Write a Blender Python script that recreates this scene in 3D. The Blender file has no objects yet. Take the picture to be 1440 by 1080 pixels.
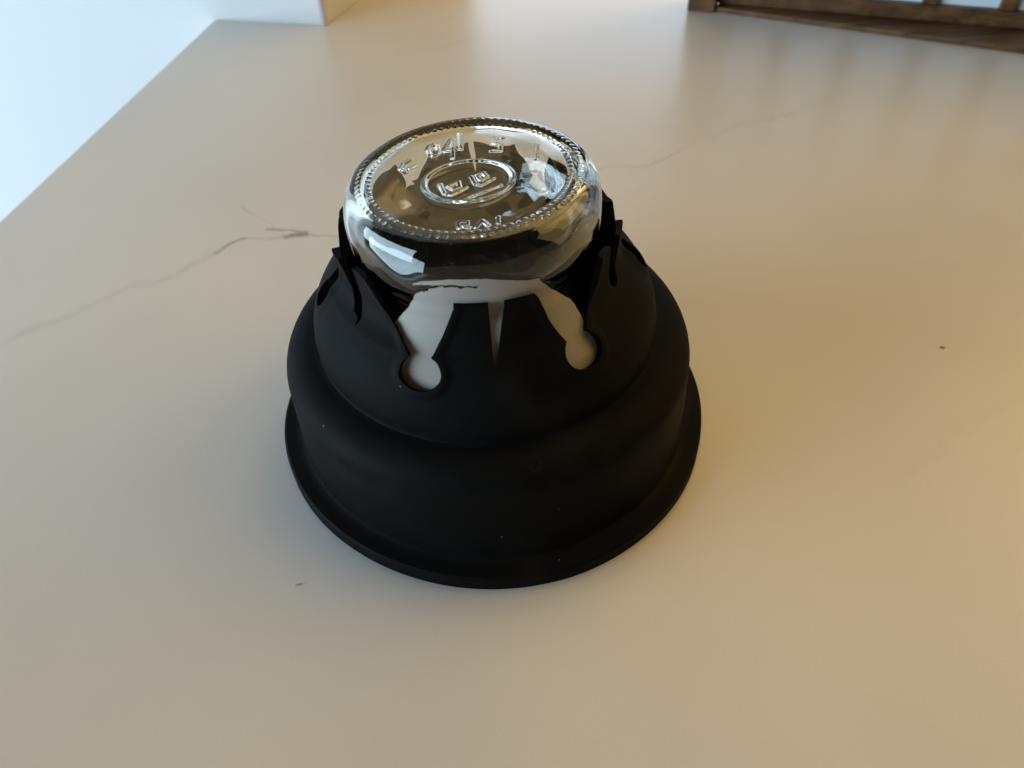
import bpy, bmesh, math, random
import numpy as np
from mathutils import Matrix, Vector, noise

random.seed(4)
C = bpy.data.collections.new("scene_collection")
S = bpy.context.scene
S.collection.children.link(C)
MM = 0.001

# ------------------------------------------------------------------ camera
cam_d = bpy.data.cameras.new("camera")
cam = bpy.data.objects.new("camera", cam_d)
C.objects.link(cam)
right = Vector((0.9964151, -0.07584113, -0.0374842))
up = Vector((0.08049624, 0.71364509, 0.69586711))
fwd = Vector((0.02602493, 0.69638984, -0.71719168))
m = Matrix((right, up, -fwd)).transposed().to_4x4()
m.translation = Vector((0, -180.00125, 195.36845)) * MM
cam.matrix_world = m
cam_d.sensor_width = 36.0
cam_d.lens = 27.05
cam_d.clip_start = 0.005
cam_d.clip_end = 50.0
cam_d.dof.use_dof = True
cam_d.dof.focus_distance = 0.215
cam_d.dof.aperture_fstop = 17.0
S.camera = cam

# ------------------------------------------------------------------ light
S.view_settings.view_transform = 'Standard'
S.view_settings.look = 'None'
S.view_settings.exposure = 0.12
S.view_settings.gamma = 1.0
S.render.engine = 'CYCLES'
S.cycles.use_denoising = True
S.cycles.max_bounces = 16
S.cycles.transmission_bounces = 14
S.cycles.glossy_bounces = 8
S.cycles.caustics_refractive = True
S.cycles.caustics_reflective = True
S.cycles.blur_glossy = 0.6

W = bpy.data.worlds.new("World")
S.world = W
W.use_nodes = True
bg = W.node_tree.nodes['Background']
bg.inputs[0].default_value = (1.0, 0.85, 0.65, 1)
bg.inputs[1].default_value = 0.045


def area(name, loc, target, sx, sy, power, col):
    l = bpy.data.lights.new(name, 'AREA')
    l.shape = 'RECTANGLE'
    l.size, l.size_y = sx, sy
    l.energy = power
    l.color = col
    o = bpy.data.objects.new(name, l)
    C.objects.link(o)
    o.location = loc
    o.rotation_euler = (Vector(target) - Vector(loc)).to_track_quat('-Z', 'Y').to_euler()
    return o


area("window_light", (-2.2, -0.35, 0.3), (-0.3, 0.4, -0.3), 2.2, 1.25, 86.0, (0.61, 0.82, 1.0))
area("back_window_light", (0.4, 2.8, 0.55), (0, 0.1, 0.0), 3.0, 0.9, 35.0, (0.66, 0.82, 1.0))
area("warm_overhead_fill", (0.1, 1.1, 1.9), (0, 0.1, 0.0), 2.0, 1.4, 16.0, (1.0, 0.72, 0.34))  # added overhead panel, takes over part of the back window's light
area("warm_right_lamp", (1.5, 0.5, 1.6), (0.1, 0, 0.0), 1.6, 1.6, 11.0, (1.0, 0.62, 0.12))
area("warm_side_fill", (1.6, 0.2, 0.8), (0.2, 0, 0.0), 1.6, 1.4, 11.0, (1.0, 0.68, 0.27))  # added low fill that brightens the right side of the rubber

# ------------------------------------------------------------------ helpers


def mat(name, col=(0.5, 0.5, 0.5), rough=0.5, spec=0.5):
    M = bpy.data.materials.new(name)
    M.use_nodes = True
    b = M.node_tree.nodes['Principled BSDF']
    b.inputs['Base Color'].default_value = (*col, 1)
    b.inputs['Roughness'].default_value = rough
    b.inputs['Specular IOR Level'].default_value = spec
    return M, M.node_tree, b


def N(nt, t, **kw):
    n = nt.nodes.new(t)
    for k, v in kw.items():
        setattr(n, k, v)
    return n


def mth(nt, op, a, b=None, c=None, clamp=False):
    n = nt.nodes.new('ShaderNodeMath')
    n.operation = op
    n.use_clamp = clamp
    for i, v in enumerate((a, b, c)):
        if v is None:
            continue
        if isinstance(v, (int, float)):
            n.inputs[i].default_value = v
        else:
            nt.links.new(v, n.inputs[i])
    return n.outputs[0]


def mesh_obj(name, verts, faces, material, parent=None, smooth=True, sharp=40):
    me = bpy.data.meshes.new(name)
    me.from_pydata([tuple(v) for v in verts], [], [tuple(f) for f in faces])
    me.update()
    if smooth:
        me.shade_smooth()
        if sharp:
            bm = bmesh.new()
            bm.from_mesh(me)
            for e in bm.edges:
                if len(e.link_faces) == 2 and e.calc_face_angle(0) > math.radians(sharp):
                    e.smooth = False
            bm.to_mesh(me)
            bm.free()
    me.materials.append(material)
    o = bpy.data.objects.new(name, me)
    C.objects.link(o)
    if parent:
        o.parent = parent
    return o


def bevel_box(name, ax, ay, x0, x1, y0, y1, z0, z1, org, material, parent=None, bev=0.6, jitter=0.0):
    """box along the horizontal axes ax, ay from org, all in mm, with bevelled edges"""
    bm = bmesh.new()
    vs = []
    for z in (z0, z1):
        for x, y in ((x0, y0), (x1, y0), (x1, y1), (x0, y1)):
            p = org + ax * x + ay * y
            vs.append(bm.verts.new((p.x * MM, p.y * MM, z * MM)))
    for f in ((0, 1, 2, 3), (4, 5, 6, 7), (0, 1, 5, 4), (1, 2, 6, 5), (2, 3, 7, 6), (3, 0, 4, 7)):
        bm.faces.new([vs[i] for i in f])
    bmesh.ops.recalc_face_normals(bm, faces=bm.faces)
    if bev > 0:
        bmesh.ops.bevel(bm, geom=bm.edges[:], offset=bev * MM, segments=2, affect='EDGES', profile=0.5)
    me = bpy.data.meshes.new(name)
    bm.to_mesh(me)
    bm.free()
    me.materials.append(material)
    o = bpy.data.objects.new(name, me)
    C.objects.link(o)
    if parent:
        o.parent = parent
    return o


def empty(name, loc):
    o = bpy.data.objects.new(name, None)
    o.empty_display_size = 0.01
    C.objects.link(o)
    o.location = loc
    return o


def tag(o, label, cat, group=None):
    o['label'] = label
    o['category'] = cat
    if group:
        o['group'] = group


# ------------------------------------------------------------------ materials
# quartz counter: pale stone with thin wandering veins
M_counter, nt, b = mat("quartz_counter", (0.60, 0.565, 0.49), 0.30, 0.5)
tc = N(nt, 'ShaderNodeTexCoord')
nz = N(nt, 'ShaderNodeTexNoise')
nz.inputs['Scale'].default_value = 28
nz.inputs['Detail'].default_value = 7
nt.links.new(tc.outputs['Object'], nz.inputs['Vector'])
sub = N(nt, 'ShaderNodeVectorMath', operation='SUBTRACT')
nt.links.new(nz.outputs['Color'], sub.inputs[0])
sub.inputs[1].default_value = (0.5, 0.5, 0.5)
scl = N(nt, 'ShaderNodeVectorMath', operation='SCALE')
nt.links.new(sub.outputs[0], scl.inputs[0])
scl.inputs['Scale'].default_value = 0.026
add = N(nt, 'ShaderNodeVectorMath', operation='ADD')
nt.links.new(tc.outputs['Object'], add.inputs[0])
nt.links.new(scl.outputs[0], add.inputs[1])
sep = N(nt, 'ShaderNodeSeparateXYZ')
nt.links.new(add.outputs[0], sep.inputs[0])
PX, PY = sep.outputs[0], sep.outputs[1]


def segdist(ax, ay, bx, by):
    ax, ay, bx, by = [v * MM for v in (ax, ay, bx, by)]
    dx, dy = bx - ax, by - ay
    L2 = dx * dx + dy * dy
    qx = mth(nt, 'SUBTRACT', PX, ax)
    qy = mth(nt, 'SUBTRACT', PY, ay)
    h = mth(nt, 'MULTIPLY_ADD', qy, dy / L2, mth(nt, 'MULTIPLY', qx, dx / L2), clamp=True)
    ex = mth(nt, 'MULTIPLY_ADD', h, -dx, qx)
    ey = mth(nt, 'MULTIPLY_ADD', h, -dy, qy)
    return mth(nt, 'SQRT', mth(nt, 'MULTIPLY_ADD', ex, ex, mth(nt, 'MULTIPLY', ey, ey)))


VEINS = [  # ax, ay, bx, by, half width mm, strength
    (-260, 35, -189, 55, 2.6, .10), (-189, 55, -160, 74, 2.8, .16), (-160, 74, -137, 86, 2.6, .12),
    (-137, 86, -116, 101, 1.6, .20), (-116, 101, -103, 109, 1.2, .85), (-103, 109, -88, 114, 1.1, .30),
    (-88, 114, -77, 117.5, 1.5, .95), (-95, 120, -77, 117.5, 1.0, .70), (-77, 117.5, -60, 113, .9, .40),
    (-110, 141, -104, 130, .7, .30), (-104, 130, -92, 121, .6, .12),
    (62, 149, 80, 153, 1.4, .16), (80, 153, 103, 160, 1.3, .26), (103, 160, 135, 180, 1.6, .08),
    (135, 180, 172, 190, 1.8, .14), (172, 190, 200, 205, 2.0, .06),
    (-40, 300, 60, 330, 3.0, .05), (120, -40, 260, 20, 3.0, .05)]
acc = None
for ax, ay, bx, by, w, s in VEINS:
    d = segdist(ax, ay, bx, by)
    v = mth(nt, 'MULTIPLY', mth(nt, 'SUBTRACT', 1.0, mth(nt, 'DIVIDE', d, w * 1.5 * MM), clamp=True), s)
    acc = v if acc is None else mth(nt, 'MAXIMUM', acc, v)
nb = N(nt, 'ShaderNodeTexNoise')
nb.inputs['Scale'].default_value = 120
nb.inputs['Detail'].default_value = 3
nt.links.new(tc.outputs['Object'], nb.inputs['Vector'])
acc = mth(nt, 'MULTIPLY', acc, mth(nt, 'MULTIPLY_ADD', nb.outputs['Fac'], 3.0, -0.55, clamp=True))
nc = N(nt, 'ShaderNodeTexNoise')
nc.inputs['Scale'].default_value = 9
nc.inputs['Detail'].default_value = 4
nt.links.new(tc.outputs['Object'], nc.inputs['Vector'])
cl = N(nt, 'ShaderNodeMix', data_type='RGBA')
cl.inputs[6].default_value = (0.56, 0.527, 0.495, 1)
cl.inputs[7].default_value = (0.635, 0.60, 0.565, 1)
ng = N(nt, 'ShaderNodeTexNoise')
ng.inputs['Scale'].default_value = 1500
ng.inputs['Detail'].default_value = 2
nt.links.new(tc.outputs['Object'], ng.inputs['Vector'])
mix_f = mth(nt, 'MULTIPLY_ADD', ng.outputs['Fac'], 0.9, mth(nt, 'MULTIPLY_ADD', nc.outputs['Fac'], 1.6, -0.75), clamp=True)
nt.links.new(mix_f, cl.inputs[0])
vm = N(nt, 'ShaderNodeMix', data_type='RGBA')
nt.links.new(acc, vm.inputs[0])
nt.links.new(cl.outputs[2], vm.inputs[6])
vm.inputs[7].default_value = (0.20, 0.155, 0.14, 1)
nt.links.new(vm.outputs[2], b.inputs['Base Color'])

M_wall, nt, b = mat("white_wall_paint", (0.67, 0.66, 0.64), 0.6)
nz = N(nt, 'ShaderNodeTexNoise')
nz.inputs['Scale'].default_value = 400
bp_ = N(nt, 'ShaderNodeBump')
bp_.inputs['Strength'].default_value = 0.08
bp_.inputs['Distance'].default_value = 0.001
nt.links.new(nz.outputs['Fac'], bp_.inputs['Height'])
nt.links.new(bp_.outputs[0], b.inputs['Normal'])

M_floor, nt, b = mat("pale_floor", (0.72, 0.71, 0.69), 0.4)

# black rubber: matt, faint dusty mottling
M_rubber, nt, b = mat("black_rubber", (0.011, 0.011, 0.011), 0.55, 0.05)
tc = N(nt, 'ShaderNodeTexCoord')
nz = N(nt, 'ShaderNodeTexNoise')
nz.inputs['Scale'].default_value = 90
nz.inputs['Detail'].default_value = 6
nt.links.new(tc.outputs['Object'], nz.inputs['Vector'])
rp = N(nt, 'ShaderNodeMix', data_type='RGBA')
rp.inputs[6].default_value = (0.0028, 0.0028, 0.0027, 1)
rp.inputs[7].default_value = (0.0066, 0.0066, 0.0064, 1)
nt.links.new(nz.outputs['Fac'], rp.inputs[0])
vo = N(nt, 'ShaderNodeTexVoronoi')   # sparse pale dust specks
vo.inputs['Scale'].default_value = 130
nt.links.new(tc.outputs['Object'], vo.inputs['Vector'])
sepc = N(nt, 'ShaderNodeSeparateColor')
nt.links.new(vo.outputs['Color'], sepc.inputs[0])
sp = mth(nt, 'MULTIPLY', mth(nt, 'LESS_THAN', vo.outputs['Distance'], 0.045),
         mth(nt, 'GREATER_THAN', sepc.outputs[0], 0.82))
dm = N(nt, 'ShaderNodeMix', data_type='RGBA')
nt.links.new(mth(nt, 'MULTIPLY', sp, 0.5), dm.inputs[0])
nt.links.new(rp.outputs[2], dm.inputs[6])
dm.inputs[7].default_value = (0.16, 0.15, 0.14, 1)
# a small pale scuff on the front of the lower wall and faint dusty smears
scuff = N(nt, 'ShaderNodeVectorMath', operation='DISTANCE')
nt.links.new(tc.outputs['Object'], scuff.inputs[0])
scuff.inputs[1].default_value = (0.0095, -0.0570, 0.0375)
n3 = N(nt, 'ShaderNodeTexNoise')
n3.inputs['Scale'].default_value = 700
n3.inputs['Detail'].default_value = 4
nt.links.new(tc.outputs['Object'], n3.inputs['Vector'])
sm = mth(nt, 'MULTIPLY', mth(nt, 'SUBTRACT', 1.0, mth(nt, 'DIVIDE', scuff.outputs[1 if len(scuff.outputs) > 1 else 0], 0.0028), clamp=True),
         mth(nt, 'MULTIPLY_ADD', n3.outputs['Fac'], 5.0, -2.1, clamp=True))
n4 = N(nt, 'ShaderNodeTexNoise')
n4.inputs['Scale'].default_value = 26
n4.inputs['Detail'].default_value = 7
nt.links.new(tc.outputs['Object'], n4.inputs['Vector'])
dust = mth(nt, 'MULTIPLY', mth(nt, 'MULTIPLY_ADD', n4.outputs['Fac'], 4.0, -2.2, clamp=True), 0.11)
dm2 = N(nt, 'ShaderNodeMix', data_type='RGBA')
nt.links.new(mth(nt, 'MAXIMUM', mth(nt, 'MULTIPLY', sm, 0.45), dust), dm2.inputs[0])
nt.links.new(dm.outputs[2], dm2.inputs[6])
dm2.inputs[7].default_value = (0.10, 0.085, 0.085, 1)
nt.links.new(dm2.outputs[2], b.inputs['Base Color'])
rr_ = N(nt, 'ShaderNodeMapRange')
rr_.inputs[3].default_value = 0.55
rr_.inputs[4].default_value = 0.72
nt.links.new(nz.outputs['Fac'], rr_.inputs[0])
nt.links.new(rr_.outputs[0], b.inputs['Roughness'])
n2 = N(nt, 'ShaderNodeTexNoise')
n2.inputs['Scale'].default_value = 900
nt.links.new(tc.outputs['Object'], n2.inputs['Vector'])
bp_ = N(nt, 'ShaderNodeBump')
bp_.inputs['Strength'].default_value = 0.12
bp_.inputs['Distance'].default_value = 0.0004
nt.links.new(n2.outputs['Fac'], bp_.inputs['Height'])
nt.links.new(bp_.outputs[0], b.inputs['Normal'])

# clear glass
M_glass = bpy.data.materials.new("clear_glass")
M_glass.use_nodes = True
nt = M_glass.node_tree
for n in list(nt.nodes):
    nt.nodes.remove(n)
out = N(nt, 'ShaderNodeOutputMaterial')
gl = N(nt, 'ShaderNodeBsdfGlass')
gl.inputs['IOR'].default_value = 1.51
gl.inputs['Roughness'].default_value = 0.0
gl.inputs['Color'].default_value = (1, 1, 1, 1)
nt.links.new(gl.outputs[0], out.inputs['Surface'])
va = N(nt, 'ShaderNodeVolumeAbsorption')
va.inputs['Color'].default_value = (0.72, 0.86, 0.70, 1)
va.inputs['Density'].default_value = 38.0
nt.links.new(va.outputs[0], out.inputs['Volume'])

M_liner, nt, b = mat("pale_paper", (0.38, 0.35, 0.31), 0.65, 0.2)
nz = N(nt, 'ShaderNodeTexNoise')
nz.inputs['Scale'].default_value = 160
nz.inputs['Detail'].default_value = 5
bp_ = N(nt, 'ShaderNodeBump')
bp_.inputs['Strength'].default_value = 0.25
bp_.inputs['Distance'].default_value = 0.001
nt.links.new(nz.outputs['Fac'], bp_.inputs['Height'])
nt.links.new(bp_.outputs[0], b.inputs['Normal'])

# dark wood
M_wood, nt, b = mat("brown_wood", (0.12, 0.07, 0.035), 0.45)
tc = N(nt, 'ShaderNodeTexCoord')
mp = N(nt, 'ShaderNodeMapping')
mp.inputs['Rotation'].default_value = (0, 0, math.atan2(0.404, 0.914))
mp.inputs['Scale'].default_value = (14, 160, 160)
nt.links.new(tc.outputs['Object'], mp.inputs[0])
nz = N(nt, 'ShaderNodeTexNoise')
nz.inputs['Scale'].default_value = 1.0
nz.inputs['Detail'].default_value = 6
nz.inputs['Distortion'].default_value = 0.6
nt.links.new(mp.outputs[0], nz.inputs['Vector'])
cr = N(nt, 'ShaderNodeValToRGB')
cr.color_ramp.elements[0].position = 0.3
cr.color_ramp.elements[0].color = (0.05, 0.021, 0.008, 1)
cr.color_ramp.elements[1].position = 0.72
cr.color_ramp.elements[1].color = (0.20, 0.092, 0.033, 1)
nt.links.new(nz.outputs['Fac'], cr.inputs[0])
nt.links.new(cr.outputs[0], b.inputs['Base Color'])

M_pane, nt, b = mat("pale_pane", (0.70, 0.78, 0.82), 0.25)

M_crumb, nt, b = mat("brown_crumb", (0.30, 0.21, 0.10), 0.8)
M_sliver, nt, b = mat("grey_crumb", (0.40, 0.37, 0.31), 0.8)

# ------------------------------------------------------------------ setting
# countertop slab
pts = [(-520, -1100), (-223 - 54 * 0.9, 144 - 234 * 0.9), (-169, 378), (-90, 354), (140, 890), (140, 1500), (1300, 1500), (1300, -1100)]
# straight left edge: extend the line through the two visible points
dx, dy = (-169 + 223), (378 - 144)
pts[0] = (-169 - dx * 6.2, 378 - dy * 6.2)
pts.pop(1)
wdx, wdy = 0.394, 0.919
pts[3] = (-90 + wdx * 1200, 354 + wdy * 1200)
pts[4] = (pts[3][0], 1500)
bm = bmesh.new()
vs = [bm.verts.new((x * MM, y * MM, 0)) for x, y in pts]
f = bm.faces.new(vs)
r = bmesh.ops.extrude_face_region(bm, geom=[f])
for v in r['geom']:
    if isinstance(v, bmesh.types.BMVert):
        v.co.z -= 0.03
bmesh.ops.recalc_face_normals(bm, faces=bm.faces)
top = [e for e in bm.edges if all(abs(v.co.z) < 1e-6 for v in e.verts)]
bmesh.ops.bevel(bm, geom=top, offset=0.0022, segments=3, affect='EDGES', profile=0.5)
me = bpy.data.meshes.new("countertop")
bm.to_mesh(me)
bm.free()
me.materials.append(M_counter)
counter = bpy.data.objects.new("countertop", me)
C.objects.link(counter)
counter['kind'] = 'structure'

# floor far below
fl = mesh_obj("floor", [(-6, -5, -0.9), (6, -5, -0.9), (6, 6, -0.9), (-6, 6, -0.9)], [(0, 1, 2, 3)], M_floor, smooth=False)
fl['kind'] = 'structure'

# white wall whose corner stands on the back of the counter
org = Vector((-90, 354, 0))
axr = Vector((0.394, 0.919, 0))                 # along the shaded right face, away
axl = Vector((-0.957, 0.291, 0))                # along the bright front face, left
bm = bmesh.new()
foot = [org, org + axl * 3200, org + axl * 3200 + axr * 260, org + axr * 260]
lo = [bm.verts.new((p.x * MM, p.y * MM, -0.899)) for p in foot]
hi = [bm.verts.new((p.x * MM, p.y * MM, 1.6)) for p in foot]
bm.faces.new(lo[::-1])
bm.faces.new(hi)
for i in range(4):
    j = (i + 1) % 4
    bm.faces.new((lo[i], lo[j], hi[j], hi[i]))
bmesh.ops.recalc_face_normals(bm, faces=bm.faces)
vert_e = [e for e in bm.edges if abs(e.verts[0].co.x - org.x * MM) < 1e-6 and abs(e.verts[1].co.x - org.x * MM) < 1e-6]
bmesh.ops.bevel(bm, geom=vert_e, offset=0.003, segments=3, affect='EDGES', profile=0.5)
me = bpy.data.meshes.new("white_wall")
bm.to_mesh(me)
bm.free()
me.materials.append(M_wall)
wall = bpy.data.objects.new("white_wall", me)
C.objects.link(wall)
tag(wall, "white painted wall corner standing at the back edge of the pale counter", "wall")

# ------------------------------------------------------------------ wooden lattice frame, top right
A = Vector((166, 336.5, 0))
ux = Vector((0.914, -0.404, 0)).normalized()
uy = Vector((0.404, 0.914, 0)).normalized()
frame = empty("wooden_lattice_frame", Vector((166, 336.5, 0)) * MM)
inv = frame.location


def fpart(name, x0, x1, y0, y1, z0, z1, material, bev=0.7, parent=None, ax=ux, ay=uy, o=A):
    ob = bevel_box(name, ax, ay, x0, x1, y0, y1, z0, z1, o, material, None, bev)
    ob.data.transform(Matrix.Translation(-inv))
    ob.parent = parent or frame
    return ob


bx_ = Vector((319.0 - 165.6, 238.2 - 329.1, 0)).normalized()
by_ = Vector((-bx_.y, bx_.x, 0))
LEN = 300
fpart("shadow_wedge_board", -2.5, LEN, 0.6, 44, 0.0, 3.0, M_wood, 0.6, ax=bx_, ay=by_, o=Vector((165.6, 329.1, 0)))  # thin wood board standing in for the frame's shadow wedge on the counter
fpart("corner_post", -17.5, 0, -8.5, 10.2, 0, 190, M_wood, 0.8)
fpart("bottom_rail", 0.1, LEN, 0, 10, 3.3, 12.4, M_wood)
fpart("top_rail", 0.1, LEN, 0, 10, 178, 190, M_wood)
for k in range(7):
    x = 37 + 42 * k
    fpart("upright", x, x + 8.5, 0.8, 9.2, 12.6, 177.8, M_wood, 0.6)
x_prev = 0.0
for k in range(7):
    x = 37 + 42 * k
    fpart("pane", x_prev, x, 5.0, 6.4, 12.1, 178.3, M_pane, 0.0)
    x_prev = x + 8.5
tag(frame, "brown wooden lattice frame with pale panes at the back right of the counter", "frame")

# ------------------------------------------------------------------ crumbs


def crumb(name, x, y, sx, sy, sz, rot, label, M=M_crumb):
    bm = bmesh.new()
    bmesh.ops.create_icosphere(bm, subdivisions=2, radius=1.0)
    for v in bm.verts:
        k = 1 + 0.35 * noise.noise(v.co * 1.7 + Vector((x, y, 0)))
        v.co = Vector((v.co.x * sx * k, v.co.y * sy * k, max(v.co.z * sz * k, -0.6 * sz) + 0.6 * sz)) * MM
    me = bpy.data.meshes.new(name)
    bm.to_mesh(me)
    bm.free()
    me.materials.append(M)
    o = bpy.data.objects.new(name, me)
    C.objects.link(o)
    o.location = (x * MM, y * MM, 0.0002)
    o.rotation_euler.z = rot
    tag(o, label, "crumb", "crumbs on the counter")


crumb("crumb", 162.6, 10.5, 0.95, 0.38, 0.2, -0.35, "tiny brown crumb lying on the counter right of the rubber boot")
crumb("crumb", -59.7, -63.1, 1.1, 0.26, 0.10, 0.2, "faint tiny sliver on the counter just front left of the rubber boot", M_sliver)

# ------------------------------------------------------------------ rubber boot
boot = empty("rubber_boot", (0, 0, 0))
tag(boot, "black rubber boot with wide flange and slit collar gripping a glass jar", "rubber boot")

rad = math.radians
# slots as polygons in (azimuth deg from the front, z mm)


def slot_poly(cz, cth, rth, rz, neck_l, neck_r, left, right):
    """keyhole: left edge points up, right edge points up, round foot"""
    pl = []
    for p in reversed(left):
        pl.append(p)
    a0 = math.atan2((neck_l[1] - cz) / rz, (neck_l[0] - cth) / rth)
    a1 = math.atan2((neck_r[1] - cz) / rz, (neck_r[0] - cth) / rth)
    if a0 < 0:
        a0 += 2 * math.pi
    if a1 < 0:
        a1 += 2 * math.pi
    # go from a0 (upper left) round the bottom to a1 + 2 pi
    n = 26
    a1 += 2 * math.pi
    for i in range(n + 1):
        a = a0 + (a1 - a0) * i / n
        pl.append((cth + rth * math.cos(a), cz + rz * math.sin(a)))
    pl += right
    return pl


SLOTS = [
    slot_poly(59.4, -23.0, 7.2, 3.8, (-29.5, 63.4), (-20.0, 62.6), [(-39.5, 69.3), (-57, 78), (-61, 92)], [(-15.6, 69), (-11.6, 75.5), (-9, 92)]),
    slot_poly(59.8, 32.0, 7.0, 4.0, (26.3, 63.4), (37.5, 63.6), [(23.4, 69), (20.3, 75.6), (17, 92)], [(40.5, 66.3), (49.6, 70.5), (57, 76.8), (62, 92)]),
    slot_poly(59.5, -82, 4.6, 3.5, (-86.0, 63), (-79, 63), [(-88, 70), (-93, 80), (-95, 92)], [(-78, 70), (-79, 77), (-80, 92)]),
    slot_poly(59.5, 89, 4.6, 3.5, (86.0, 63), (93, 63), [(84, 70), (83, 77), (83, 92)], [(94, 70), (96, 80), (97, 92)]),
    slot_poly(59.5, 150, 6.0, 3.6, (147, 63), (153, 63), [(144, 70), (139, 80), (136, 92)], [(156, 70), (160, 80), (163, 92)]),
    slot_poly(59.5, 210, 6.0, 3.6, (207, 63), (213, 63), [(204, 70), (199, 80), (196, 92)], [(216, 70), (221, 80), (224, 92)]),
]
VEES = [
    [(1.5, 75.6), (1.3, 61.2), (6.9, 75.6), (9.0, 92), (0.5, 92)],
    [(-64, 77), (-56.6, 64.5), (-53.6, 64.0), (-53.0, 62.6), (-52.4, 64.2), (-60, 77), (-60, 92), (-72, 92)],
    [(67, 77), (59.5, 66), (60.4, 64.8), (64.0, 65.4), (74, 77), (78, 92), (66, 92)],
    [(119, 80), (119.6, 63), (122, 80), (124, 92), (117, 92)],
    [(-119, 80), (-119.6, 63), (-122, 80), (-124, 92), (-117, 92)],
    [(179, 80), (179.6, 62), (182, 80), (184, 92), (177, 92)],
]
VEES[0] = [(-0.2, 92), (1.0, 75.6), (1.2, 68), (1.2, 60.9), (2.0, 61.2), (4.6, 68), (7.2, 75.6), (8.6, 92)]
VEES[1] = [(-84, 92), (-74, 77), (-59.5, 64.8), (-55.2, 64.0), (-54.2, 62.4), (-53.6, 64.4), (-63.5, 77), (-67, 92)]
VEES[2] = [(65, 92), (65, 77), (59.0, 66), (60.6, 64.8), (64.6, 65.4), (75, 77), (82, 92)]
VEES[3] = [(117, 92), (119, 80), (119.6, 63), (122, 80), (124, 92)]
VEES[4] = [(-124, 92), (-122, 80), (-119.6, 63), (-119, 80), (-117, 92)]
VEES[5] = [(177, 92), (179, 80), (179.6, 62), (182, 80), (184, 92)]

# outer profile (r, z) and thickness
flare = lambda t: t
OUT = [(70.0, 0.0), (70.0, 0.5), (70.0, 4.2), (69.3, 5.0), (66.5, 5.1), (64.6, 5.3), (63.7, 6.0), (63.4, 7.5)]
for i in range(1, 9):
    t = i / 8
    OUT.append((63.4 - 0.8 * t, 7.5 + (31.7 - 7.5) * t))
for i in range(1, 13):
    a = math.pi / 2 * i / 12
    OUT.append((53.2 + (62.6 - 53.2) * math.cos(a), 31.7 + 8.6 * math.sin(a)))
OUT += [(52.3, 40.4), (51.4, 40.7), (51.05, 41.3), (51.15, 42.2)]
cap = [(51.15, 42.2), (51.3, 46), (49.9, 52), (46.9, 57.5), (42.9, 62.5), (39.8, 67), (38.2, 72), (37.8, 76), (37.0, 84)]
NCAP = 74
z_cap = np.linspace(42.2, 84, NCAP + 1)[1:]
cz = np.array([c[1] for c in cap])
cr_ = np.array([c[0] for c in cap])


def smooth_interp(x, xs, ys):
    # Catmull-Rom through the profile points
    i = int(np.clip(np.searchsorted(xs, x) - 1, 0, len(xs) - 2))
    h = xs[i + 1] - xs[i]
    t = (x - xs[i]) / h

    def sl(k):
        if k == 0:
            return (ys[1] - ys[0]) / (xs[1] - xs[0])
        if k == len(xs) - 1:
            return (ys[-1] - ys[-2]) / (xs[-1] - xs[-2])
        return (ys[k + 1] - ys[k - 1]) / (xs[k + 1] - xs[k - 1])
    m0, m1 = sl(i) * h, sl(i + 1) * h
    return ((2 * t**3 - 3 * t**2 + 1) * ys[i] + (t**3 - 2 * t**2 + t) * m0 + (-2 * t**3 + 3 * t**2) * ys[i + 1] + (t**3 - t**2) * m1)


for z in z_cap:
    OUT.append((float(smooth_interp(z, cz, cr_)), float(z)))
OUT = np.array(OUT)
NP = len(OUT)
# inner profile = outer offset along the profile normal
tan = np.gradient(OUT, axis=0)
nrm = np.stack([-tan[:, 1], tan[:, 0]], 1)
nrm /= np.linalg.norm(nrm, axis=1)[:, None] + 1e-9
thick = np.interp(OUT[:, 1], [0, 40, 50, 58, 70, 76, 84], [3.4, 3.4, 2.8, 1.8, 1.6, 1.6, 1.6])
INN = OUT + nrm * thick[:, None]
for i in range(8):
    INN[i] = (60.2, min(OUT[i, 1], 7.5) if OUT[i, 1] < 7 else 7.5)
INN[:8, 1] = np.linspace(0, 7.6, 8)
NT = 720
th = np.arange(NT) * 360.0 / NT - 180.0

# small unevenness of the flange outline
wob_t = np.array([-180, -140, -87, -63, -41, -24, -4, 16, 36, 51, 74, 120, 180.0])
wob_r = np.array([0, 0.3, 0.4, -0.4, -1.0, -0.7, 0.2, 0.9, 0.6, 0.5, -0.4, 0.1, 0.0])
wob = np.interp(th, wob_t, wob_r)
k = np.ones(21) / 21
wob = np.convolve(np.concatenate([wob[-10:], wob, wob[:10]]), k, 'valid')

# how high each tab ends
tip = np.interp(th, [-180, -150, -140, -93, -86, -78, -50, -30, 0, 30, 50, 78, 86, 93, 140, 150, 180],
                [77, 77, 77.5, 77.5, 76.5, 75.4, 75.6, 75.6, 75.6, 75.6, 75.4, 75.0, 75.4, 76.0, 76.5, 77, 77])

# distance (mm) to the nearest slot outline, for the moulded bead
def edges(polys):
    E = []
    for pl in polys:
        for i in range(len(pl) - 1):
            a, bq = pl[i], pl[i + 1]
            if max(a[1], bq[1]) > 90:
                continue
            E.append((a[0], a[1], bq[0], bq[1]))
    return np.array(E)


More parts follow.
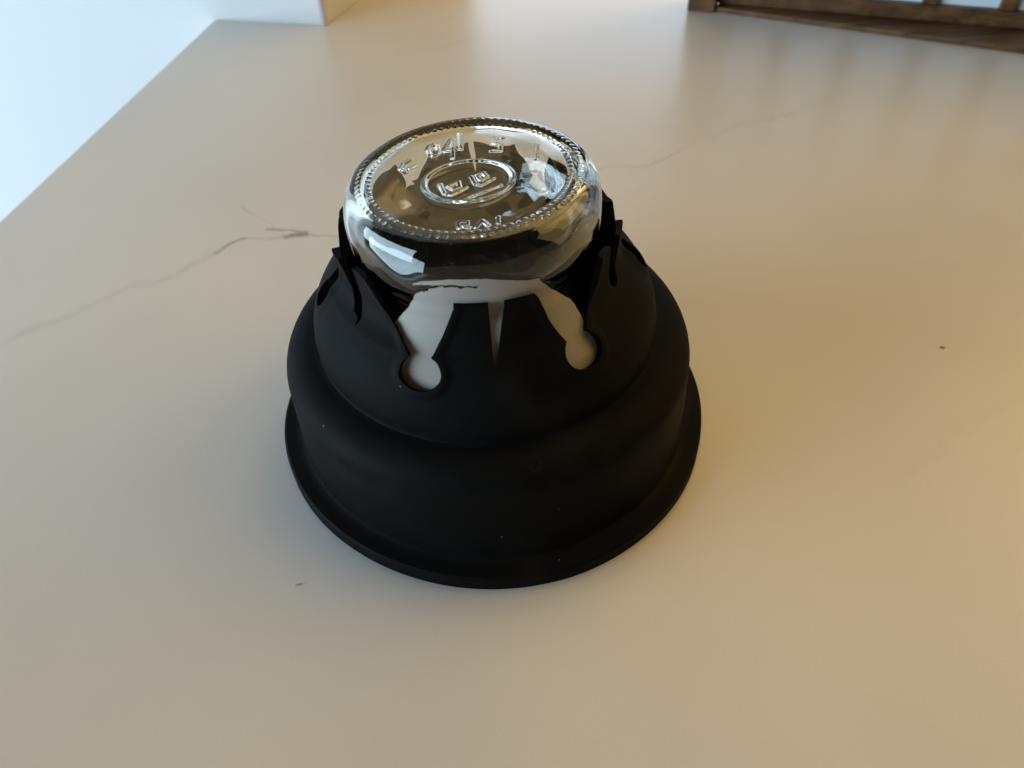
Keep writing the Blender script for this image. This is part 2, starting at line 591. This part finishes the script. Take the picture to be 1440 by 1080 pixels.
def bead(TH, Z, R):
    out = np.full(TH.shape, 99.0)
    for ax, ay, bx, by in edges(SLOTS):
        s = rad(1) * R
        for off in (0, 360, -360):
            px = (TH - ax + off) * s
            py = (Z - ay) * 1.25
            ex, ey = (bx - ax) * s, (by - ay) * 1.25
            L = ex * ex + ey * ey + 1e-9
            h = np.clip((px * ex + py * ey) / L, 0, 1)
            out = np.minimum(out, np.hypot(px - h * ex, py - h * ey))
    for pl in SLOTS:                       # the bead stays level across the opening itself
        for off in (0, 360, -360):
            ins_ = np.zeros(TH.shape, bool)
            x, y = TH + off, Z
            for i in range(len(pl)):
                (x0, y0), (x1, y1) = pl[i], pl[(i + 1) % len(pl)]
                if y0 == y1:
                    continue
                c = ((y0 > y) != (y1 > y)) & (x < (x1 - x0) * (y - y0) / (y1 - y0) + x0)
                ins_ ^= c
            out = np.where(ins_, 0.0, out)
    return out


def grid(P, outer):
    TH, J = np.meshgrid(th, np.arange(NP), indexing='ij')
    R = P[:, 0][None, :] + 0 * TH
    Z = P[:, 1][None, :] + 0 * TH
    # stretch the collar so every tab ends at its own height
    zs = np.clip((Z - 62) / (84 - 62), 0, 1)
    Zn = np.where(Z > 62, 62 + (Z - 62) * ((tip[:, None] - 62) / 22.0), Z)
    fl_ = np.clip(1 - np.abs(Z - 2.5) / 14, 0, 1)
    R = R + wob[:, None] * fl_
    body_wob = 0.35 * np.sin(np.radians(TH * 2 + 40)) + 0.25 * np.sin(np.radians(TH * 3 - 20))
    R = R + body_wob * np.clip((Z - 10) / 20, 0, 1) * np.clip((70 - Z) / 15, 0, 1)
    # side tabs spread outwards at the tip
    f1 = np.exp(-((TH + 74) / 11.0)**2) * 3.6 + np.exp(-((TH - 76) / 11.0)**2) * 2.6
    f2 = np.exp(-((TH + 100) / 7.0)**2) * 1.8
    R = R + f1 * np.clip((Zn - 63) / 14, 0, 1)**1.1 + f2 * zs
    if outer:
        d = bead(TH, Zn, R)
        R = R + 0.7 * (0.5 + 0.5 * np.cos(np.clip((d - 0.6) / 2.4, 0, 1) * math.pi)) * np.clip((80 - Zn) / 4, 0, 1)
    a = np.radians(TH)
    return np.stack([R * np.sin(a), -R * np.cos(a), Zn], 2)


GO, GI = grid(OUT, True), grid(INN, False)
verts = np.concatenate([GO.reshape(-1, 3), GI.reshape(-1, 3)]) * MM
n0 = NT * NP
faces = []
idx = lambda i, j: (i % NT) * NP + j
for i in range(NT):
    for j in range(NP - 1):
        faces.append((idx(i, j), idx(i + 1, j), idx(i + 1, j + 1), idx(i, j + 1)))
        faces.append((n0 + idx(i, j), n0 + idx(i, j + 1), n0 + idx(i + 1, j + 1), n0 + idx(i + 1, j)))
    faces.append((idx(i, NP - 1), idx(i + 1, NP - 1), n0 + idx(i + 1, NP - 1), n0 + idx(i, NP - 1)))
    faces.append((idx(i + 1, 0), idx(i, 0), n0 + idx(i, 0), n0 + idx(i + 1, 0)))
raw = bpy.data.meshes.new("raw")
raw.from_pydata(verts.tolist(), [], faces)
raw.update()
raw_o = bpy.data.objects.new("raw", raw)
C.objects.link(raw_o)


def dens(pl, step):
    o = []
    for i in range(len(pl)):
        a, bq = pl[i], pl[(i + 1) % len(pl)]
        n = max(1, int(math.ceil(abs(bq[0] - a[0]) / step)))
        for q in range(n):
            t = q / n
            o.append((a[0] + (bq[0] - a[0]) * t, a[1] + (bq[1] - a[1]) * t))
    return o


cv, cf = [], []
RADII = (22.0, 32.0, 35.5, 37.5, 39.5, 41.5, 43.5, 45.5, 48.0, 54.0, 62.0)
for si, pl in enumerate(SLOTS + VEES):
    d = dens(pl, 0.8)
    n = len(d)
    o0 = len(cv)
    for r in RADII:
        for t, z in d:                     # cut square to the sloping wall
            rs = float(smooth_interp(min(max(z, 42.3), 83.9), cz, cr_))
            a = rad(t - (0.6 * (rs - r) if si == 0 and 0 < rs - r < 8 else (4.8 if si == 0 and r < rs else 0)))
            cv.append((r * math.sin(a) * MM, -r * math.cos(a) * MM, (z + (r - rs) * 0.8) * MM))
    cf.append([o0 + i for i in range(n)][::-1])
    cf.append([o0 + n * (len(RADII) - 1) + i for i in range(n)])
    for q in range(len(RADII) - 1):
        for i in range(n):
            j = (i + 1) % n
            a0 = o0 + q * n
            cf.append((a0 + i, a0 + j, a0 + n + j, a0 + n + i))
cut = bpy.data.meshes.new("cut")
cut.from_pydata(cv, [], cf)
bm = bmesh.new()
bm.from_mesh(cut)
bmesh.ops.triangulate(bm, faces=bm.faces[:])
bmesh.ops.recalc_face_normals(bm, faces=bm.faces[:])
bm.to_mesh(cut)
bm.free()
cut_o = bpy.data.objects.new("cut", cut)
C.objects.link(cut_o)
md = raw_o.modifiers.new("b", 'BOOLEAN')
md.operation = 'DIFFERENCE'
md.solver = 'EXACT'
md.object = cut_o
dg = bpy.context.evaluated_depsgraph_get()
ev = raw_o.evaluated_get(dg)
full = bpy.data.meshes.new_from_object(ev)
bpy.data.objects.remove(raw_o)
bpy.data.objects.remove(cut_o)
bm = bmesh.new()
bm.from_mesh(full)
bmesh.ops.remove_doubles(bm, verts=bm.verts[:], dist=0.00002)
bmesh.ops.dissolve_degenerate(bm, edges=bm.edges[:], dist=0.00001)
for f in bm.faces:
    f.smooth = True
for e in bm.edges:
    if len(e.link_faces) != 2 or e.calc_face_angle(0) > rad(38):
        e.smooth = False
bm.to_mesh(full)
bm.free()
full.update()
# split into the parts one can tell apart, keeping the unsplit shading normals
co = np.empty(len(full.vertices) * 3)
full.vertices.foreach_get('co', co)
co = co.reshape(-1, 3) / MM
cn = [tuple(n.vector) for n in full.corner_normals]
groups = {}
for p in full.polygons:
    c = co[list(p.vertices)].mean(0)
    t = math.degrees(math.atan2(c[0], -c[1]))
    r = math.hypot(c[0], c[1])
    if c[2] < 5.6 and r > 60.1:
        g = ("flange", 0)
    elif c[2] < 40.75:
        g = ("lower_wall", 0)
    elif c[2] < 63.5:
        g = ("upper_dome", 0)
    else:
        lim = [-150, -82, -24, 30, 89, 150]
        kk = sum(1 for L in lim if t > L) % 6
        g = ("tab", kk)
    groups.setdefault(g, []).append(p)
for (nm, kk), polys in groups.items():
    vm_, vv, ff, nn = {}, [], [], []
    for p in polys:
        f = []
        for li, vi in zip(p.loop_indices, p.vertices):
            if vi not in vm_:
                vm_[vi] = len(vv)
                vv.append(tuple(co[vi] * MM))
            f.append(vm_[vi])
            nn.append(cn[li])
        ff.append(f)
    me = bpy.data.meshes.new(nm)
    me.from_pydata(vv, [], ff)
    me.shade_smooth()
    me.normals_split_custom_set(nn)
    me.materials.append(M_rubber)
    o = bpy.data.objects.new(nm, me)
    C.objects.link(o)
    o.parent = boot
bpy.data.meshes.remove(full)

# ------------------------------------------------------------------ glass jar (upside down)
STROKES = [
    [(-7.8, -2.7), (-6.6, -7.6), (-5.0, -8.4), (-1.1, -5.6)],
    [(-5.6, -4.0), (-3.0, -2.3), (-2.7, -5.1), (-4.2, -6.2), (-5.4, -4.4)],
    [(0.4, -0.4), (1.4, -4.3), (2.6, -5.1), (6.1, -2.5)],
    [(1.9, 0.1), (3.5, 1.0), (4.5, -1.3), (2.9, -2.8), (2.1, -0.6)],
    [(-3.8, -11.8), (7.7, -6.2)],
    [(-15.7, 11.1), (-17.3, 9.5), (-18.1, 6.7), (-16.8, 4.8)],
    [(-14.4, 7.6), (-15.9, 6.6)],
    [(-7.9, 14.8), (-8.3, 12.8), (-9.4, 12.1), (-10.4, 13.1), (-10.9, 15.2), (-10.4, 17.3), (-9.3, 18.0), (-8.3, 17.0), (-7.9, 14.8)],
    [(-6.6, 14.0), (-3.3, 14.5)], [(-6.6, 14.0), (-4.4, 19.9)], [(-3.9, 19.5), (-4.2, 10.0)],
    [(-1.8, 22.8), (-1.8, 14.5)],
    [(9.8, 18.1), (7.6, 18.4), (7.1, 15.5), (9.1, 14.6), (8.9, 11.4), (6.4, 11.8)],
    [(18.8, 12.4), (17.8, 5.1)],
    [(-3.5, -24.2), (-3.4, -21.4), (-1.3, -21.5), (-1.3, -22.9), (-3.3, -22.7), (-1.0, -24.5)],
    [(0.8, -24.6), (2.3, -21.6), (3.7, -24.6)], [(6.2, -20.9), (6.1, -23.8)],
]
JT = 640
JOX, JOY, JTX, JTY = -0.6, -1.0, -0.029, 0.008
ZT, RR, RB, ZH, ZB, RN, ZN, ZM = 90.8, 28.6, 34.5, 80.8, 78.0, 29.0, 63.5, 30.0
prof = []
# base: radius 0 .. RR, height handled by the relief below
rb = np.concatenate([np.linspace(0.4, 30.0, 150)])


def base_z(r):
    # shallow push-up inside a bearing ring
    z = np.full_like(r, 0.0)
    z = np.interp(r, [0, 10.4, 11.0, 12.2, 13.2, 16.0, 18.5, 22, 25.5, 27.6, 28.8, 30.0],
                  [-1.2, -1.15, -1.15, -1.15, -1.15, -1.1, -1.0, -0.9, -0.6, -0.1, 0.0, -0.15])
    return z


def heel(n=24):
    P = []
    for i in range(1, n + 1):
        a = math.pi / 2 * (1 - i / n)
        P.append((30.0 + (RB - 30.0) * math.cos(a), ZH + (ZT - 0.15 - ZH) * math.sin(a)))
    return P


outer = [(float(r), ZT + float(z)) for r, z in zip(rb, base_z(rb))]
outer += heel()
for i in range(1, 6):
    outer.append((RB, ZH + (ZB - ZH) * i / 5))
for i in range(1, 19):
    t = i / 18
    outer.append((RB + (RN - RB) * (1 - math.cos(math.pi * t)) / 2, ZB + (ZN - ZB) * t))
for i in range(1, 22):
    z = ZN + (ZM - ZN) * i / 21
    bump = 0.9 * math.exp(-((z - 36) / 1.2)**2) + 0.9 * math.exp(-((z - 42) / 1.2)**2)
    outer.append((RN + bump * 0.6, z))
NO = len(outer)
inner = []
for i in range(1, 12):
    inner.append((RN - 3.0 if i > 1 else RN - 1.0, ZM - 0.3 * (1 if i == 1 else 0) + (ZN - ZM) * (i - 1) / 10))
RI, ZI = RB - 2.4, ZT - 2.6
for i in range(1, 15):
    t = i / 14
    inner.append((RN - 3.0 + (RI - RN + 3.0) * (1 - math.cos(math.pi * t)) / 2, ZN - 0.5 + (ZB + 1.0 - ZN) * t))
for i in range(1, 17):
    a = math.pi / 2 * i / 16
    inner.append((27.0 + (RI - 27.0) * math.cos(a), (ZB + 1.0) + (ZI - ZB - 1.0) * math.sin(a)))
for i in range(1, 16):
    r = 27.0 * (1 - i / 15) + 0.4 * (i / 15)
    inner.append((r, ZI - 1.0 * (1 - (r / 27.0)**2)))
P = np.array(outer + inner)
NPJ = len(P)
tj = np.arange(JT) * 2 * math.pi / JT
TH, J = np.meshgrid(tj, np.arange(NPJ), indexing='ij')
R = P[J, 0]
Z = P[J, 1].copy()
X = R * np.sin(TH)
Y = -R * np.cos(TH)
# relief on the base: writing, emblem and two rings of dots
nb_ = len(rb)
xb, yb = X[:, :nb_], Y[:, :nb_]
D = np.full(xb.shape, 9.0)
for s in STROKES:
    for (ax, ay), (bx, by) in zip(s[:-1], s[1:]):
        ex, ey = bx - ax, by - ay
        h = np.clip(((xb - ax) * ex + (yb - ay) * ey) / (ex * ex + ey * ey), 0, 1)
        D = np.minimum(D, np.hypot(xb - ax - h * ex, yb - ay - h * ey))
rel = 0.32 * np.clip(1 - (D / 0.85)**2, 0, 1)**1.5
ov = np.abs(np.hypot(xb + 0.4, (yb + 2.2) / 0.86) - 11.6)
rel = np.maximum(rel, 0.55 * np.clip(1 - (ov / 0.9)**2, 0, 1))
Z[:, :nb_] += rel
# dots: angular comb times radial bump
nd = 84
Rall, Tall = R[:, :NO], TH[:, :NO]
zrel = P[J[:, :NO], 1]
ph = (Tall * nd / (2 * math.pi)) % 1 - 0.5
ph2 = ((Tall * nd / (2 * math.pi)) + 0.5) % 1 - 0.5
jit = 0.8 + 0.4 * np.sin(Tall * 17.0) * np.sin(Tall * 5.3 + 1)
s1 = np.hypot(ph * 2 * math.pi * 26.5 / nd, Rall - 26.5) / 0.75
s2 = np.hypot(ph2 * 2 * math.pi * 29.2 / nd, Rall - 29.2) / 0.75
up_part = (zrel > ZH + 4)
dz = 0.22 * jit * (np.clip(1 - s1**2, 0, 1) + np.clip(1 - s2**2, 0, 1)) * up_part
Z[:, :NO] += dz
# gentle unevenness of moulded glass, stronger inside
wav = 0.10 * np.sin(3 * TH + Z * 0.11) + 0.07 * np.sin(7 * TH - Z * 0.35 + 1.2) + 0.05 * np.sin(13 * TH + Z * 0.6)
inner_m = (J >= NO)
amp = np.where(inner_m, 1.6, 0.35) * np.clip(R / 20, 0, 1)
sc = 1 + amp * wav / np.maximum(R, 5)
X *= sc
Y *= sc
Z = Z + np.where(inner_m, 0.12 * np.sin(X * 0.35 + 1) * np.sin(Y * 0.31), 0)
jar_loc = Vector((JOX, JOY, 60)) * MM
V = np.stack([X, Y, Z - 60], 2).reshape(-1, 3)
# lean: shear-free small rotation
Rm = Matrix.Rotation(JTX, 3, 'Y') @ Matrix.Rotation(-JTY, 3, 'X')
V = V @ np.array(Rm).T
V *= MM
faces = []
jd = lambda i, j: (i % JT) * NPJ + j
for i in range(JT):
    for j in range(NPJ - 1):
        faces.append((jd(i, j), jd(i, j + 1), jd(i + 1, j + 1), jd(i + 1, j)))
vl = V.tolist()
faces.append([jd(i, 0) for i in range(JT)])
faces.append([jd(i, NPJ - 1) for i in range(JT)][::-1])
jar = mesh_obj("glass_jar", vl, faces, M_glass, None, True, None)
bm = bmesh.new()
bm.from_mesh(jar.data)
bmesh.ops.recalc_face_normals(bm, faces=bm.faces[:])
bm.to_mesh(jar.data)
bm.free()
jar.location = jar_loc
tag(jar, "clear glass jar held upside down in the black rubber boot, embossed base up", "jar")

# torn pale sleeve round the front of the jar, showing through the slots
SZ = [(-60, 50), (-45, 60), (-37.3, 67.1), (-32, 72.3), (-26.3, 77.2), (-19.8, 79.4), (-13.9, 80.6), (-5.6, 80.4), (-0.6, 80.3), (0.2, 82.7),
      (2.8, 82.7), (12, 81.2), (21.2, 79.5), (24.3, 79.3), (27.6, 76.4), (32.4, 72.5), (37.1, 68.3), (38.4, 65), (38.8, 61), (40.5, 54), (41.5, 44)]
sza = np.array([p[0] for p in SZ])
szz = np.array([p[1] for p in SZ])
up_a = np.array([-27.6, -22.4, -10.8, -4, 0.4])
up_hi = np.array([79.9, 81.5, 82.9, 82.9, 82.8])
up_lo = np.array([79.7, 80.4, 81.3, 81.0, 80.6])
order = np.argsort(INN[8:, 1])
inz, inr = INN[8:, 1][order], INN[8:, 0][order]
pz = np.array([p[1] for p in outer[nb_:]])[::-1]
pr = np.array([p[0] for p in outer[nb_:]])[::-1]


def sleeve_pt(az, z, push=0.0):
    bw = 0.35 * math.sin(rad(az * 2 + 40)) + 0.25 * math.sin(rad(az * 3 - 20))
    rin = float(np.interp(z, inz, inr)) - 0.22 + bw * min(max((70 - z) / 15, 0), 1)
    rjar = float(np.interp(z, pz, pr)) + 0.30
    t = min(max((z - 70) / 6.5, 0), 1)
    t = t * t * (3 - 2 * t)
    r = rin * (1 - t) + rjar * t - push
    cx = (JOX + JTX * (z - 60)) * t
    cy = (JOY + JTY * (z - 60)) * t
    a = rad(az)
    return Vector(((cx + r * math.sin(a)) * MM, (cy - r * math.cos(a)) * MM, z * MM))


def ragged(az, amp):
    p = Vector((az * 0.35, 3.1, 0))
    return amp * (noise.noise(p) + 0.6 * noise.noise(p * 2.7) + 0.4 * noise.noise(p * 6.1))


DA, DZ = 0.36, 0.22
azs = np.arange(-44, 42.01, DA)
zs_ = np.arange(45, 83.2, DZ)
vmap, vs, fs = {}, [], []


def vid(i, j):
    if (i, j) not in vmap:
        vmap[(i, j)] = len(vs)
        vs.append(sleeve_pt(azs[i], zs_[j]))
    return vmap[(i, j)]


for i in range(len(azs) - 1):
    a = azs[i] + DA / 2
    edge_amp = 0.45 if (a < 0 or a > 26) else 0.08
    zt = float(np.interp(a, sza, szz)) + ragged(a, edge_amp)
    lo_ = float(np.interp(a, up_a, up_lo)) + ragged(a * 1.3 + 40, 0.25)
    hi_ = float(np.interp(a, up_a, up_hi))
    for j in range(len(zs_) - 1):
        z = zs_[j] + DZ / 2
        ok = z < zt or (-27.6 < a < 0.4 and lo_ < z < hi_)
        if ok:
            fs.append((vid(i, j), vid(i + 1, j), vid(i + 1, j + 1), vid(i, j + 1)))
nv = len(vs)
# thickness: an inner skin and the rim that joins them
cnt = {}
for f in fs:
    for k in range(4):
        e = (f[k], f[(k + 1) % 4])
        cnt[e] = cnt.get(e, 0) + 1
ins = [None] * nv
for (i, j), q in vmap.items():
    ins[q] = sleeve_pt(azs[i], zs_[j], 0.16)
rim = [(e[0], e[1]) for e in cnt if (e[1], e[0]) not in cnt]
allf = [tuple(f) for f in fs] + [tuple(nv + q for q in f[::-1]) for f in fs] + [(b1, a1, nv + a1, nv + b1) for a1, b1 in rim]
sleeve = mesh_obj("torn_sleeve", vs + ins, allf, M_liner, None, True, 50)
sleeve.data.transform(Matrix.Translation(-jar_loc))
sleeve.parent = jar
sleeve['label'] = "torn pale paper sleeve with a ragged upper edge"
